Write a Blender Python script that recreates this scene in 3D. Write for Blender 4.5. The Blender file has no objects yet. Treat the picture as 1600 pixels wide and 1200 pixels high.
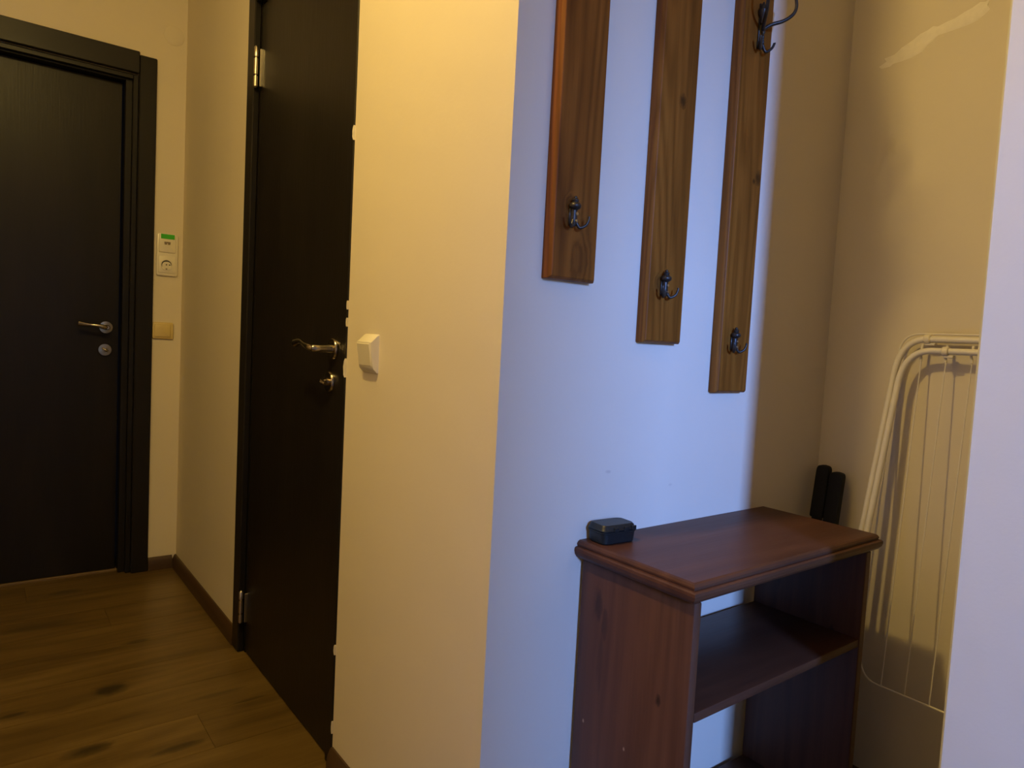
import bpy, bmesh, math, random
from mathutils import Vector, Matrix
random.seed(7)
S = bpy.context.scene
C = S.collection

# ------------------------------------------------------------------ camera, light, exposure
cam_d = bpy.data.cameras.new('camera')
cam = bpy.data.objects.new('camera', cam_d)
C.objects.link(cam)
right = Vector((0.79300486, -0.60698789, 0.05204797))
up = Vector((-0.00327661, 0.0811837, 0.99669377))
fwd = Vector((0.60920649, 0.79055355, -0.06239021))
cam.matrix_world = Matrix(((right.x, up.x, -fwd.x, -0.9), (right.y, up.y, -fwd.y, 0.0),
                           (right.z, up.z, -fwd.z, 1.0338), (0, 0, 0, 1)))
cam_d.sensor_fit = 'HORIZONTAL'
cam_d.sensor_width = 36.0
cam_d.lens = 1083.8 / 1600 * 36
cam_d.clip_start = 0.02
S.camera = cam

world = bpy.data.worlds.new('world')
S.world = world
world.use_nodes = True
world.node_tree.nodes['Background'].inputs[0].default_value = (0.25, 0.4, 0.9, 1)
world.node_tree.nodes['Background'].inputs[1].default_value = 0.02

ld = bpy.data.lights.new('hall_lamp', 'POINT')
ld.energy = 25.5
ld.color = (1.0, 0.69, 0.205)
ld.shadow_soft_size = 0.05
hall_lamp = bpy.data.objects.new('hall_lamp', ld)
hall_lamp.location = (-0.96, 0.968, 2.58)
C.objects.link(hall_lamp)
dd = bpy.data.lights.new('hall_lamp_downward', 'AREA')     # the same ceiling lamp, its diffuser facing the floor
dd.shape = 'DISK'
dd.size = 0.10
dd.energy = 13.5
dd.color = ld.color
down_lamp = bpy.data.objects.new('hall_lamp_downward', dd)
down_lamp.location = (-0.96, 0.97, 2.52)
C.objects.link(down_lamp)

wd = bpy.data.lights.new('window_daylight', 'AREA')
wd.shape = 'RECTANGLE'
wd.size = 0.40
wd.size_y = 0.80
wd.energy = 205
wd.spread = math.radians(130)
wd.color = (0.185, 0.365, 1.0)
window_light = bpy.data.objects.new('window_daylight', wd)
window_light.location = (-1.50, -3.66, 2.10)
window_light.rotation_euler = (math.radians(88), 0, math.radians(-20))
C.objects.link(window_light)

S.view_settings.view_transform = 'Standard'
S.view_settings.look = 'None'
S.view_settings.gamma = 1.0
S.view_settings.use_curve_mapping = False
S.view_settings.exposure = 0.0

# ------------------------------------------------------------------ materials
def new_mat(name, rough=0.5, metal=0.0, spec=0.5):
    m = bpy.data.materials.new(name)
    m.use_nodes = True
    nt = m.node_tree
    b = nt.nodes['Principled BSDF']
    b.inputs['Roughness'].default_value = rough
    b.inputs['Metallic'].default_value = metal
    b.inputs['Specular IOR Level'].default_value = spec
    return m, nt, b

def N(nt, typ, **kw):
    n = nt.nodes.new(typ)
    for k, v in kw.items():
        if k.startswith('i_'):
            key = k[2:]
            n.inputs[int(key) if key.isdigit() else key].default_value = v
        else:
            setattr(n, k, v)
    return n

def ramp(nt, stops):
    r = nt.nodes.new('ShaderNodeValToRGB')
    e = r.color_ramp.elements
    while len(e) < len(stops):
        e.new(0.5)
    for i, (p, c) in enumerate(stops):
        e[i].position = p
        e[i].color = (c[0], c[1], c[2], 1)
    return r

def flat(name, col, rough=0.5, metal=0.0, spec=0.5, noise=0.06, nscale=30, bump=0.0, bscale=300):
    m, nt, b = new_mat(name, rough, metal, spec)
    tc = N(nt, 'ShaderNodeTexCoord')
    n = N(nt, 'ShaderNodeTexNoise', i_Scale=nscale, i_Detail=4.0)
    nt.links.new(tc.outputs['Object'], n.inputs['Vector'])
    k = noise
    r = ramp(nt, [(0.3, [c * (1 - k) for c in col]), (0.7, [min(1, c * (1 + k)) for c in col])])
    nt.links.new(n.outputs['Fac'], r.inputs['Fac'])
    nt.links.new(r.outputs['Color'], b.inputs['Base Color'])
    if bump:
        n2 = N(nt, 'ShaderNodeTexNoise', i_Scale=bscale, i_Detail=2.0)
        nt.links.new(tc.outputs['Object'], n2.inputs['Vector'])
        bp = N(nt, 'ShaderNodeBump', i_Strength=bump, i_Distance=0.002)
        nt.links.new(n2.outputs['Fac'], bp.inputs['Height'])
        nt.links.new(bp.outputs['Normal'], b.inputs['Normal'])
    return m

def plaster(name, col, smudges=()):
    m, nt, b = new_mat(name, 0.62, 0, 0.3)
    tc = N(nt, 'ShaderNodeTexCoord')
    n = N(nt, 'ShaderNodeTexNoise', i_Scale=2.2, i_Detail=5.0, i_Roughness=0.55)
    nt.links.new(tc.outputs['Object'], n.inputs['Vector'])
    r = ramp(nt, [(0.25, [c * 0.955 for c in col]), (0.75, col)])
    nt.links.new(n.outputs['Fac'], r.inputs['Fac'])
    out = r.outputs['Color']
    for (pos, rad, amt, sc) in smudges:                      # scuff marks left on the paint
        sub = N(nt, 'ShaderNodeVectorMath', operation='SUBTRACT')
        sub.inputs[1].default_value = pos
        nt.links.new(tc.outputs['Object'], sub.inputs[0])
        mul = N(nt, 'ShaderNodeVectorMath', operation='MULTIPLY')
        mul.inputs[1].default_value = sc
        nt.links.new(sub.outputs[0], mul.inputs[0])
        ln = N(nt, 'ShaderNodeVectorMath', operation='LENGTH')
        nt.links.new(mul.outputs[0], ln.inputs[0])
        nn = N(nt, 'ShaderNodeTexNoise', i_Scale=60.0, i_Detail=3.0)
        nt.links.new(tc.outputs['Object'], nn.inputs['Vector'])
        ad = N(nt, 'ShaderNodeMath', operation='MULTIPLY_ADD')
        nt.links.new(nn.outputs['Fac'], ad.inputs[0])
        ad.inputs[1].default_value = rad * 0.9
        nt.links.new(ln.outputs['Value'], ad.inputs[2])
        mr = N(nt, 'ShaderNodeMapRange', interpolation_type='SMOOTHSTEP')
        mr.inputs['From Min'].default_value = rad * 0.6
        mr.inputs['From Max'].default_value = rad * 1.3
        mr.inputs['To Min'].default_value = amt
        mr.inputs['To Max'].default_value = 0.0
        nt.links.new(ad.outputs[0], mr.inputs['Value'])
        mx = N(nt, 'ShaderNodeMix', data_type='RGBA')
        mx.inputs['B'].default_value = (col[0] * 0.55, col[1] * 0.5, col[2] * 0.5, 1)
        nt.links.new(mr.outputs['Result'], mx.inputs['Factor'])
        nt.links.new(out, mx.inputs['A'])
        out = mx.outputs['Result']
    nt.links.new(out, b.inputs['Base Color'])
    n2 = N(nt, 'ShaderNodeTexNoise', i_Scale=140.0, i_Detail=3.0)
    nt.links.new(tc.outputs['Object'], n2.inputs['Vector'])
    n3 = N(nt, 'ShaderNodeTexNoise', i_Scale=7.0, i_Detail=2.0)
    nt.links.new(tc.outputs['Object'], n3.inputs['Vector'])
    b1 = N(nt, 'ShaderNodeBump', i_Strength=0.10, i_Distance=0.002)
    nt.links.new(n2.outputs['Fac'], b1.inputs['Height'])
    b2 = N(nt, 'ShaderNodeBump', i_Strength=0.12, i_Distance=0.02)
    nt.links.new(n3.outputs['Fac'], b2.inputs['Height'])
    nt.links.new(b1.outputs['Normal'], b2.inputs['Normal'])
    nt.links.new(b2.outputs['Normal'], b.inputs['Normal'])
    return m

def wood(name, dark, mid, light, axis='Z', rough=0.4, spec=0.5, freq=26.0, knots=0.0, scale=1.0,
         ring=0.5, bump=0.08, seed=0.0, knotcol=None, stretch=0.07, tone=0.0, ksize=0.16, kmin=0.03, kstretch=0.5, line=1.0, kfreq=5.5, lo=0.30, hi=0.70, spots=(), warp=0.22, pale=()):
    """stained wood: contour lines of a noise stretched along the grain, fibres, and scattered knots"""
    m, nt, b = new_mat(name, rough, 0, spec)
    L = nt.links.new
    tc = N(nt, 'ShaderNodeTexCoord')
    oi = N(nt, 'ShaderNodeObjectInfo')
    off = N(nt, 'ShaderNodeMath', operation='MULTIPLY')
    L(oi.outputs['Random'], off.inputs[0]); off.inputs[1].default_value = 37.0
    add = N(nt, 'ShaderNodeVectorMath', operation='ADD')
    L(tc.outputs['Object'], add.inputs[0])
    cmb = N(nt, 'ShaderNodeCombineXYZ')
    for i in range(3):
        L(off.outputs[0], cmb.inputs[i])
    sd = N(nt, 'ShaderNodeVectorMath', operation='ADD')
    L(cmb.outputs[0], sd.inputs[0]); sd.inputs[1].default_value = (seed, seed * 1.7, seed * 0.6)
    L(sd.outputs[0], add.inputs[1])
    st = [scale, scale, scale]; st['XYZ'.index(axis)] = scale * stretch
    mp = N(nt, 'ShaderNodeVectorMath', operation='MULTIPLY')
    L(add.outputs[0], mp.inputs[0]); mp.inputs[1].default_value = st
    # knots
    kst = [1, 1, 1]; kst['XYZ'.index(axis)] = kstretch
    mk = N(nt, 'ShaderNodeVectorMath', operation='MULTIPLY')
    L(add.outputs[0], mk.inputs[0]); mk.inputs[1].default_value = kst
    vo = N(nt, 'ShaderNodeTexVoronoi', i_Scale=kfreq * scale, i_Randomness=1.0)
    L(mk.outputs[0], vo.inputs['Vector'])
    kr = N(nt, 'ShaderNodeMapRange', interpolation_type='SMOOTHSTEP')
    kr.inputs['From Min'].default_value = kmin; kr.inputs['From Max'].default_value = ksize
    kr.inputs['To Min'].default_value = 1.0; kr.inputs['To Max'].default_value = 0.0
    L(vo.outputs['Distance'], kr.inputs['Value'])
    krout = kr.outputs['Result']
    def blot(pos, rad, soft, wob):
        ge = N(nt, 'ShaderNodeNewGeometry')
        sb = N(nt, 'ShaderNodeVectorMath', operation='SUBTRACT'); L(ge.outputs['Position'], sb.inputs[0]); sb.inputs[1].default_value = pos
        ml = N(nt, 'ShaderNodeVectorMath', operation='MULTIPLY'); L(sb.outputs[0], ml.inputs[0]); ml.inputs[1].default_value = [1.0 / q for q in rad]
        ng = N(nt, 'ShaderNodeTexNoise', i_Scale=1.6, i_Detail=4.0, i_Roughness=0.65); L(ml.outputs[0], ng.inputs['Vector'])
        ln = N(nt, 'ShaderNodeVectorMath', operation='LENGTH'); L(ml.outputs[0], ln.inputs[0])
        ad = N(nt, 'ShaderNodeMath', operation='MULTIPLY_ADD'); L(ng.outputs['Fac'], ad.inputs[0]); ad.inputs[1].default_value = wob; L(ln.outputs['Value'], ad.inputs[2])
        mr = N(nt, 'ShaderNodeMapRange', interpolation_type='SMOOTHSTEP')
        mr.inputs['From Min'].default_value = 0.25 + wob * 0.5; mr.inputs['From Max'].default_value = 1.0 + wob * 0.5 + soft
        mr.inputs['To Min'].default_value = 1.0; mr.inputs['To Max'].default_value = 0.0
        L(ad.outputs[0], mr.inputs['Value'])
        return mr.outputs['Result']
    if spots:                                               # knots at known places of these boards
        krout = None
        for (pos, rad, amt) in spots:
            f = N(nt, 'ShaderNodeMath', operation='MULTIPLY'); L(blot(pos, rad, 0.2, 0.9), f.inputs[0]); f.inputs[1].default_value = amt
            if krout is None:
                krout = f.outputs[0]
            else:
                mxm = N(nt, 'ShaderNodeMath', operation='MAXIMUM'); L(krout, mxm.inputs[0]); L(f.outputs[0], mxm.inputs[1]); krout = mxm.outputs[0]
    n1 = N(nt, 'ShaderNodeTexNoise', i_Scale=7.0, i_Detail=2.0, i_Roughness=0.45, i_Distortion=0.25)
    L(mp.outputs[0], n1.inputs['Vector'])
    kk = N(nt, 'ShaderNodeMath', operation='MULTIPLY_ADD')
    L(krout, kk.inputs[0]); kk.inputs[1].default_value = warp * (1 if knots else 0)
    L(n1.outputs['Fac'], kk.inputs[2])
    fr = N(nt, 'ShaderNodeMath', operation='MULTIPLY'); L(kk.outputs[0], fr.inputs[0]); fr.inputs[1].default_value = freq * 6.283 / 3
    sn = N(nt, 'ShaderNodeMath', operation='SINE'); L(fr.outputs[0], sn.inputs[0])
    s01 = N(nt, 'ShaderNodeMath', operation='MULTIPLY_ADD'); L(sn.outputs[0], s01.inputs[0])
    s01.inputs[1].default_value = 0.5; s01.inputs[2].default_value = 0.5
    pw = N(nt, 'ShaderNodeMath', operation='POWER'); L(s01.outputs[0], pw.inputs[0]); pw.inputs[1].default_value = line
    sh = N(nt, 'ShaderNodeMath', operation='MULTIPLY_ADD'); L(pw.outputs[0], sh.inputs[0])
    sh.inputs[1].default_value = ring; sh.inputs[2].default_value = 0.5 - 0.5 * ring
    # fibres
    fst = [90, 90, 90]; fst['XYZ'.index(axis)] = 3.5
    mf = N(nt, 'ShaderNodeVectorMath', operation='MULTIPLY')
    L(add.outputs[0], mf.inputs[0]); mf.inputs[1].default_value = fst
    nf = N(nt, 'ShaderNodeTexNoise', i_Scale=2.0, i_Detail=4.0, i_Roughness=0.6)
    L(mf.outputs[0], nf.inputs['Vector'])
    # broad tone along the board
    bst = [6, 6, 6]; bst['XYZ'.index(axis)] = 1.3
    mb_ = N(nt, 'ShaderNodeVectorMath', operation='MULTIPLY')
    L(add.outputs[0], mb_.inputs[0]); mb_.inputs[1].default_value = bst
    nb = N(nt, 'ShaderNodeTexNoise', i_Scale=1.6, i_Detail=3.0)
    L(mb_.outputs[0], nb.inputs['Vector'])
    a1 = N(nt, 'ShaderNodeMix', data_type='FLOAT'); a1.inputs[0].default_value = 0.40
    L(sh.outputs[0], a1.inputs[2]); L(nf.outputs['Fac'], a1.inputs[3])
    a2 = N(nt, 'ShaderNodeMix', data_type='FLOAT'); a2.inputs[0].default_value = 0.45
    L(a1.outputs[0], a2.inputs[2]); L(nb.outputs['Fac'], a2.inputs[3])
    rp = ramp(nt, [(lo, dark), (0.5, mid), (hi, light)])
    L(a2.outputs[0], rp.inputs['Fac'])
    out = rp.outputs['Color']
    if tone:
        tv = N(nt, 'ShaderNodeMath', operation='MULTIPLY_ADD')
        L(oi.outputs['Random'], tv.inputs[0]); tv.inputs[1].default_value = tone; tv.inputs[2].default_value = 1 - tone / 2
        hs = N(nt, 'ShaderNodeHueSaturation'); L(tv.outputs[0], hs.inputs['Value']); L(out, hs.inputs['Color'])
        out = hs.outputs['Color']
    if knots:
        kc = knotcol or [c * 0.35 for c in dark]
        kn = N(nt, 'ShaderNodeMath', operation='MULTIPLY'); L(krout, kn.inputs[0]); kn.inputs[1].default_value = knots
        mx = N(nt, 'ShaderNodeMix', data_type='RGBA')
        L(kn.outputs[0], mx.inputs['Factor']); L(out, mx.inputs['A']); mx.inputs['B'].default_value = (*kc, 1)
        out = mx.outputs['Result']
    for (pos, rad) in pale:                                 # small dents that show pale wood
        mx = N(nt, 'ShaderNodeMix', data_type='RGBA'); L(blot(pos, rad, 0.1, 0.5), mx.inputs['Factor']); L(out, mx.inputs['A']); mx.inputs['B'].default_value = (0.30, 0.20, 0.14, 1)
        out = mx.outputs['Result']
    L(out, b.inputs['Base Color'])
    bp = N(nt, 'ShaderNodeBump', i_Strength=bump, i_Distance=0.002)
    L(nf.outputs['Fac'], bp.inputs['Height']); L(bp.outputs['Normal'], b.inputs['Normal'])
    rr = N(nt, 'ShaderNodeMapRange'); rr.inputs['To Min'].default_value = rough * 0.85; rr.inputs['To Max'].default_value = rough * 1.2
    L(nf.outputs['Fac'], rr.inputs['Value']); L(rr.outputs['Result'], b.inputs['Roughness'])
    return m

WALL = (0.74, 0.665, 0.53)
M = {}
M['wall'] = plaster('cream_wall_paint', WALL)
M['wall_blue'] = plaster('cream_wall_paint_scuffed', WALL,
                         smudges=[((0.03, 0.899, 0.80), 0.012, 0.35, (1, 1, 2.2)), ((0.21, 0.899, 0.76), 0.010, 0.2, (1, 1, 2))])
M['wall_end'] = plaster('cream_wall_paint_marked', WALL,
                        smudges=[((0.781, 0.785, 1.53), 0.030, 0.22, (1, 1.6, 0.7))])
M['wall_near'] = plaster('wall_paint_less_warm_light', (0.62, 0.61, 0.56))  # greyer than the cream walls, to offset excess warm lamplight
M['rear'] = plaster('dark_rear_wall_low_bounce', (0.50, 0.42, 0.30))  # unseen room darkened to beige so less blue bounces into the hall
M['ceiling'] = plaster('white_ceiling_paint', (0.58, 0.55, 0.49))
M['patch'] = flat('filler_plaster', (0.86, 0.80, 0.68), 0.8, 0, 0.2, noise=0.03, nscale=90, bump=0.25, bscale=120)
M['chip'] = flat('bare_plaster', (0.76, 0.70, 0.60), 0.9, 0, 0.2)
M['door'] = wood('wenge_door_veneer', (0.0085, 0.0065, 0.0055), (0.012, 0.0095, 0.008), (0.018, 0.014, 0.011), 'Z', 0.36, 0.22, freq=10, ring=0.15, bump=0.12)
M['casing'] = wood('wenge_casing_veneer', (0.008, 0.0062, 0.0055), (0.011, 0.009, 0.008), (0.016, 0.0125, 0.011), 'Z', 0.38, 0.25, freq=10, ring=0.15, bump=0.1)
M['casing_h'] = wood('wenge_casing_veneer_across', (0.008, 0.0062, 0.0055), (0.011, 0.009, 0.008), (0.016, 0.0125, 0.011), 'X', 0.38, 0.25, freq=10, ring=0.15, bump=0.1)
M['plank'] = wood('oak_laminate', (0.060, 0.035, 0.008), (0.128, 0.078, 0.021), (0.200, 0.130, 0.042), 'X', 0.32, 0.45, freq=30, ring=0.24, knots=0.9, scale=0.9,
                  bump=0.10, knotcol=(0.022, 0.015, 0.005), stretch=0.085, tone=0.16, lo=0.31, hi=0.69, warp=0.10,
                  spots=[((-0.606, 2.15, 0), (0.055, 0.040, 1), 1.0), ((-0.70, 2.13, 0), (0.16, 0.045, 1), 0.35), ((-0.687, 1.863, 0), (0.060, 0.026, 1), 0.95), ((-0.509, 1.765, 0), (0.075, 0.020, 1), 0.75),
                         ((-0.828, 2.133, 0), (0.045, 0.016, 1), 0.75), ((-0.49, 2.444, 0), (0.050, 0.020, 1), 0.6), ((-0.634, 3.027, 0), (0.060, 0.030, 1), 0.6), ((-0.74, 2.73, 0), (0.16, 0.05, 1), 0.5),
                         ((-0.37, 1.975, 0), (0.10, 0.014, 1), 0.45), ((-0.72, 1.70, 0), (0.12, 0.03, 1), 0.5), ((-0.30, 1.90, 0), (0.06, 0.012, 1), 0.5)])
M['skirt'] = wood('walnut_skirting', (0.04, 0.022, 0.010), (0.068, 0.036, 0.016), (0.095, 0.052, 0.024), 'Y', 0.4, 0.4, freq=10, ring=0.3, bump=0.05)
M['skirt_x'] = wood('walnut_skirting_across', (0.04, 0.022, 0.010), (0.068, 0.036, 0.016), (0.095, 0.052, 0.024), 'X', 0.4, 0.4, freq=10, ring=0.3, bump=0.05)
M['threshold'] = flat('brown_threshold', (0.16, 0.10, 0.045), 0.45)
M['floorbase'] = flat('screed', (0.05, 0.035, 0.02), 0.8)
def pine(name, spots, seed):
    return wood(name, (0.088, 0.028, 0.0038), (0.178, 0.060, 0.0080), (0.275, 0.100, 0.0145), 'Z', 0.45, 0.15, freq=62, ring=0.42, knots=0.85, scale=1.0,
                bump=0.12, stretch=0.075, tone=0.10, knotcol=(0.030, 0.011, 0.0035), line=0.7, lo=0.31, hi=0.69, spots=spots, warp=0.16, seed=seed)
M['board_1'] = pine('stained_pine_first', [((-0.122, 0.877, 1.265), (0.014, 0.03, 0.020), 0.45), ((-0.090, 0.877, 1.175), (0.024, 0.03, 0.045), 0.35)], 3.1)
M['board_2'] = pine('stained_pine_second', [((0.146, 0.877, 1.498), (0.011, 0.03, 0.014), 0.95), ((0.115, 0.877, 1.155), (0.020, 0.03, 0.020), 0.5)], 8.4)
M['board_3'] = pine('stained_pine_third', [((0.402, 0.877, 1.402), (0.012, 0.03, 0.016), 0.95), ((0.388, 0.877, 1.393), (0.006, 0.03, 0.006), 0.9)], 5.7)
M['shelf_v'] = wood('mahogany_stained_pine', (0.048, 0.018, 0.009), (0.080, 0.032, 0.0165), (0.115, 0.048, 0.025), 'Z', 0.42, 0.3, freq=34, ring=0.28, knots=0.85, scale=0.9,
                    bump=0.08, stretch=0.06, knotcol=(0.016, 0.006, 0.004), warp=0.12,
                    spots=[((-0.03, 0.846, 0.575), (1, 0.012, 0.035), 0.8), ((-0.03, 0.828, 0.545), (1, 0.008, 0.030), 0.7), ((-0.03, 0.700, 0.467), (1, 0.006, 0.011), 1.0), ((-0.03, 0.835, 0.48), (1, 0.010, 0.07), 0.3)],
                    pale=[((-0.03, 0.866, 0.354), (1, 0.0028, 0.0045)), ((-0.03, 0.766, 0.352), (1, 0.0026, 0.0042))])
M['shelf_h'] = wood('mahogany_stained_pine_top', (0.050, 0.019, 0.010), (0.078, 0.031, 0.016), (0.108, 0.045, 0.023), 'X', 0.42, 0.22, freq=14, ring=0.45, scale=0.9,
                    bump=0.08, stretch=0.06)
M['steel'] = flat('brushed_steel', (0.40, 0.345, 0.265), 0.22, 1.0, 0.5, noise=0.1, nscale=60)
M['nickel'] = flat('satin_nickel', (0.66, 0.60, 0.50), 0.3, 1.0, 0.5, noise=0.06, nscale=60)
M['iron'] = flat('antique_black_iron', (0.036, 0.031, 0.026), 0.38, 0.5, 0.5, noise=0.25, nscale=160, bump=0.1, bscale=250)
M['screw'] = flat('zinc_screw', (0.55, 0.52, 0.46), 0.35, 1.0)
M['white_plastic'] = flat('ivory_plastic', (0.77, 0.72, 0.60), 0.34, 0, 0.5, noise=0.02)
M['yellow_plastic'] = flat('yellowed_plastic', (0.66, 0.52, 0.22), 0.38, 0, 0.5, noise=0.03)
M['socket_dark'] = flat('dark_socket_tone', (0.02, 0.016, 0.012), 0.6)
M['grey_print'] = flat('grey_print', (0.22, 0.17, 0.12), 0.6)
M['tape'] = flat('green_tape', (0.055, 0.50, 0.030), 0.45, 0, 0.4, noise=0.05)
M['black_case'] = flat('black_rubber_plastic', (0.010, 0.013, 0.013), 0.40, 0, 0.35, noise=0.15, nscale=120)
M['black_pad'] = flat('black_foam', (0.007, 0.007, 0.008), 0.7, 0, 0.3, noise=0.2, nscale=160, bump=0.15, bscale=400)
M['rack_tube'] = flat('white_enamel', (0.76, 0.71, 0.60), 0.32, 0, 0.5, noise=0.03)
M['rack_clip'] = flat('white_clip_plastic', (0.74, 0.68, 0.54), 0.42, 0, 0.5, noise=0.02)
M['frame_white'] = flat('white_window_paint', (0.8, 0.8, 0.78), 0.4)

# ------------------------------------------------------------------ mesh helpers (one bmesh per part, world coordinates)
def BM():
    return bmesh.new()

def box(bm, x0, x1, y0, y1, z0, z1, bev=0.0, seg=1):
    vs = [bm.verts.new(p) for p in ((x0, y0, z0), (x1, y0, z0), (x1, y1, z0), (x0, y1, z0),
                                    (x0, y0, z1), (x1, y0, z1), (x1, y1, z1), (x0, y1, z1))]
    fs = [bm.faces.new([vs[i] for i in q]) for q in ((3, 2, 1, 0), (4, 5, 6, 7), (0, 1, 5, 4), (1, 2, 6, 5), (2, 3, 7, 6), (3, 0, 4, 7))]
    if bev:
        es = list({e for f in fs for e in f.edges})
        bmesh.ops.bevel(bm, geom=es, offset=bev, segments=seg, profile=0.5, affect='EDGES')
    return bm

def prism(bm, poly, z0, z1):
    a = [bm.verts.new((x, y, z0)) for x, y in poly]
    b = [bm.verts.new((x, y, z1)) for x, y in poly]
    n = len(poly)
    for i in range(n):
        bm.faces.new((a[i], a[(i + 1) % n], b[(i + 1) % n], b[i]))
    bm.faces.new(a[::-1]); bm.faces.new(b)
    return bm

def frame_of(d):
    d = d.normalized()
    u = Vector((0, 0, 1)).cross(d)
    if u.length < 1e-4:
        u = Vector((1, 0, 0))
    u.normalize()
    return u, d.cross(u)

def tube(bm, path, r, seg=12, closed=False, flat_k=1.0, cap=True):
    """round bar along a path; r may be a list; flat_k squashes the section vertically"""
    P = [Vector(p) for p in path]
    n = len(P)
    rs = r if isinstance(r, (list, tuple)) else [r] * n
    rings = []
    prev_u = None
    for i in range(n):
        d = (P[min(i + 1, n - 1)] - P[max(i - 1, 0)]).normalized()
        if prev_u is None:
            u, v = frame_of(d)
        else:
            u = (prev_u - d * prev_u.dot(d)).normalized(); v = d.cross(u)
        prev_u = u
        rings.append([bm.verts.new(P[i] + (u * math.cos(2 * math.pi * k / seg) + v * (flat_k * math.sin(2 * math.pi * k / seg))) * rs[i]) for k in range(seg)])
    for i in range(n - 1):
        for k in range(seg):
            bm.faces.new((rings[i][k], rings[i][(k + 1) % seg], rings[i + 1][(k + 1) % seg], rings[i + 1][k]))
    if cap:
        bm.faces.new(rings[0][::-1]); bm.faces.new(rings[-1])
    return bm

def lathe(bm, origin, axis, prof, seg=24):
    """prof: (distance along axis, radius)"""
    o = Vector(origin); a = Vector(axis).normalized()
    return tube(bm, [o + a * t for t, _ in prof], [max(r, 1e-5) for _, r in prof], seg)

def arc(p0, pc, p1, n=6):
    """quadratic bend from p0 to p1 with control pc"""
    p0, pc, p1 = Vector(p0), Vector(pc), Vector(p1)
    return [(p0 * (1 - t) ** 2 + pc * 2 * t * (1 - t) + p1 * t * t) for t in [i / n for i in range(n + 1)]]

def spline(pts, n=8):
    P = [Vector(p) for p in pts]
    P = [P[0] * 2 - P[1]] + P + [P[-1] * 2 - P[-2]]
    out = []
    for i in range(1, len(P) - 2):
        for k in range(n):
            t = k / n
            a, b, c, d = P[i - 1], P[i], P[i + 1], P[i + 2]
            out.append(0.5 * ((2 * b) + (c - a) * t + (2 * a - 5 * b + 4 * c - d) * t * t + (3 * b - a - 3 * c + d) * t ** 3))
    out.append(P[-2])
    return out

def obj(name, bm, mat, parent=None, smooth=False, bevel=0.0, seg=2, origin=None):
    bmesh.ops.recalc_face_normals(bm, faces=bm.faces[:])
    org = Vector(origin) if origin is not None else Vector((0, 0, 0))
    if parent is not None:
        org = Vector(parent['_o'])
    if org.length:
        bmesh.ops.translate(bm, verts=bm.verts[:], vec=-org)
    me = bpy.data.meshes.new(name)
    bm.to_mesh(me); bm.free()
    me.materials.append(mat)
    o = bpy.data.objects.new(name, me)
    C.objects.link(o)
    if parent is not None:
        o.parent = parent
    else:
        o.location = org
    o['_o'] = list(org)
    if smooth:
        for p in me.polygons:
            p.use_smooth = True
        try:
            me.set_sharp_from_angle(angle=math.radians(40))
        except Exception:
            pass
    if bevel:
        md = o.modifiers.new('bevel', 'BEVEL')
        md.width = bevel; md.segments = seg; md.limit_method = 'ANGLE'; md.angle_limit = math.radians(35)
    return o

def thing(name, label, cat, loc, group=None, kind=None):
    o = bpy.data.objects.new(name, None)
    C.objects.link(o)
    o.empty_display_size = 0.05
    o.location = loc
    o['_o'] = list(loc)
    o['label'] = label; o['category'] = cat
    if group:
        o['group'] = group
    if kind:
        o['kind'] = kind
    return o

def struct(name, bm, mat, label, cat, **kw):
    o = obj(name, bm, mat, **kw)
    o['kind'] = 'structure'; o['label'] = label; o['category'] = cat
    return o

# ------------------------------------------------------------------ key planes
XA = -0.233      # long wall with the inner door, faces -X
YE = 3.147       # wall of the entrance door, faces -Y
YB = 0.899       # alcove wall with the coat boards, faces -Y
XC = 0.781       # end wall of the alcove, faces -X
YD = 0.391       # near edge of the alcove
XD = 0.25        # face of the near partition
YS = 0.16        # side of the alcove behind the partition
XW = -1.47       # opposite wall of the hall
YW = -1.70       # where the opposite wall ends
H = 2.72
T = 0.12

# ------------------------------------------------------------------ setting: floor, walls, ceiling
bm = BM(); box(bm, -4.0, 1.0, -3.8, 3.42, -0.12, -0.012)
floor = struct('floor', bm, M['floorbase'], 'brown oak laminate floor of the hall in wide planks', 'floor')
PW = 0.18
row_y0 = 1.715 - 16 * PW
row = 0
y = row_y0
while y < 3.24:
    x = -1.75 - random.random() * 0.9
    if abs(y - 1.715) < 1e-3:
        x = -0.437 - 1.25
    if y < YW - PW:
        x -= 1.3
    y1 = min(y + PW, 3.235)
    xend = XC if (y + PW > YS and y1 < YB + PW) else (XD + 0.02 if y1 <= YS + 0.02 else XA + 0.05)
    while x < xend - 0.01:
        x1 = min(x + 1.25, xend)
        if xend - x1 < 0.0:
            x1 = xend
        bm = BM(); box(bm, x + 0.0004, x1 - 0.0004, y + 0.0004, y1 - 0.0004, -0.0125, 0.0)
        cx, cy = (x + x1) / 2, (y + y1) / 2
        bmesh.ops.translate(bm, verts=bm.verts[:], vec=(-cx, -cy, 0))
        me = bpy.data.meshes.new('plank'); bmesh.ops.recalc_face_normals(bm, faces=bm.faces[:]); bm.to_mesh(me); bm.free()
        me.materials.append(M['plank'])
        p = bpy.data.objects.new('plank', me); C.objects.link(p); p.parent = floor; p.location = (cx, cy, 0)
        x = x1
    y += PW
    row += 1

bm = BM(); box(bm, -4.0, 1.0, -3.8, 3.4, H, H + 0.1)
struct('ceiling', bm, M['ceiling'], 'pale painted ceiling above the hall', 'ceiling')

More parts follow.
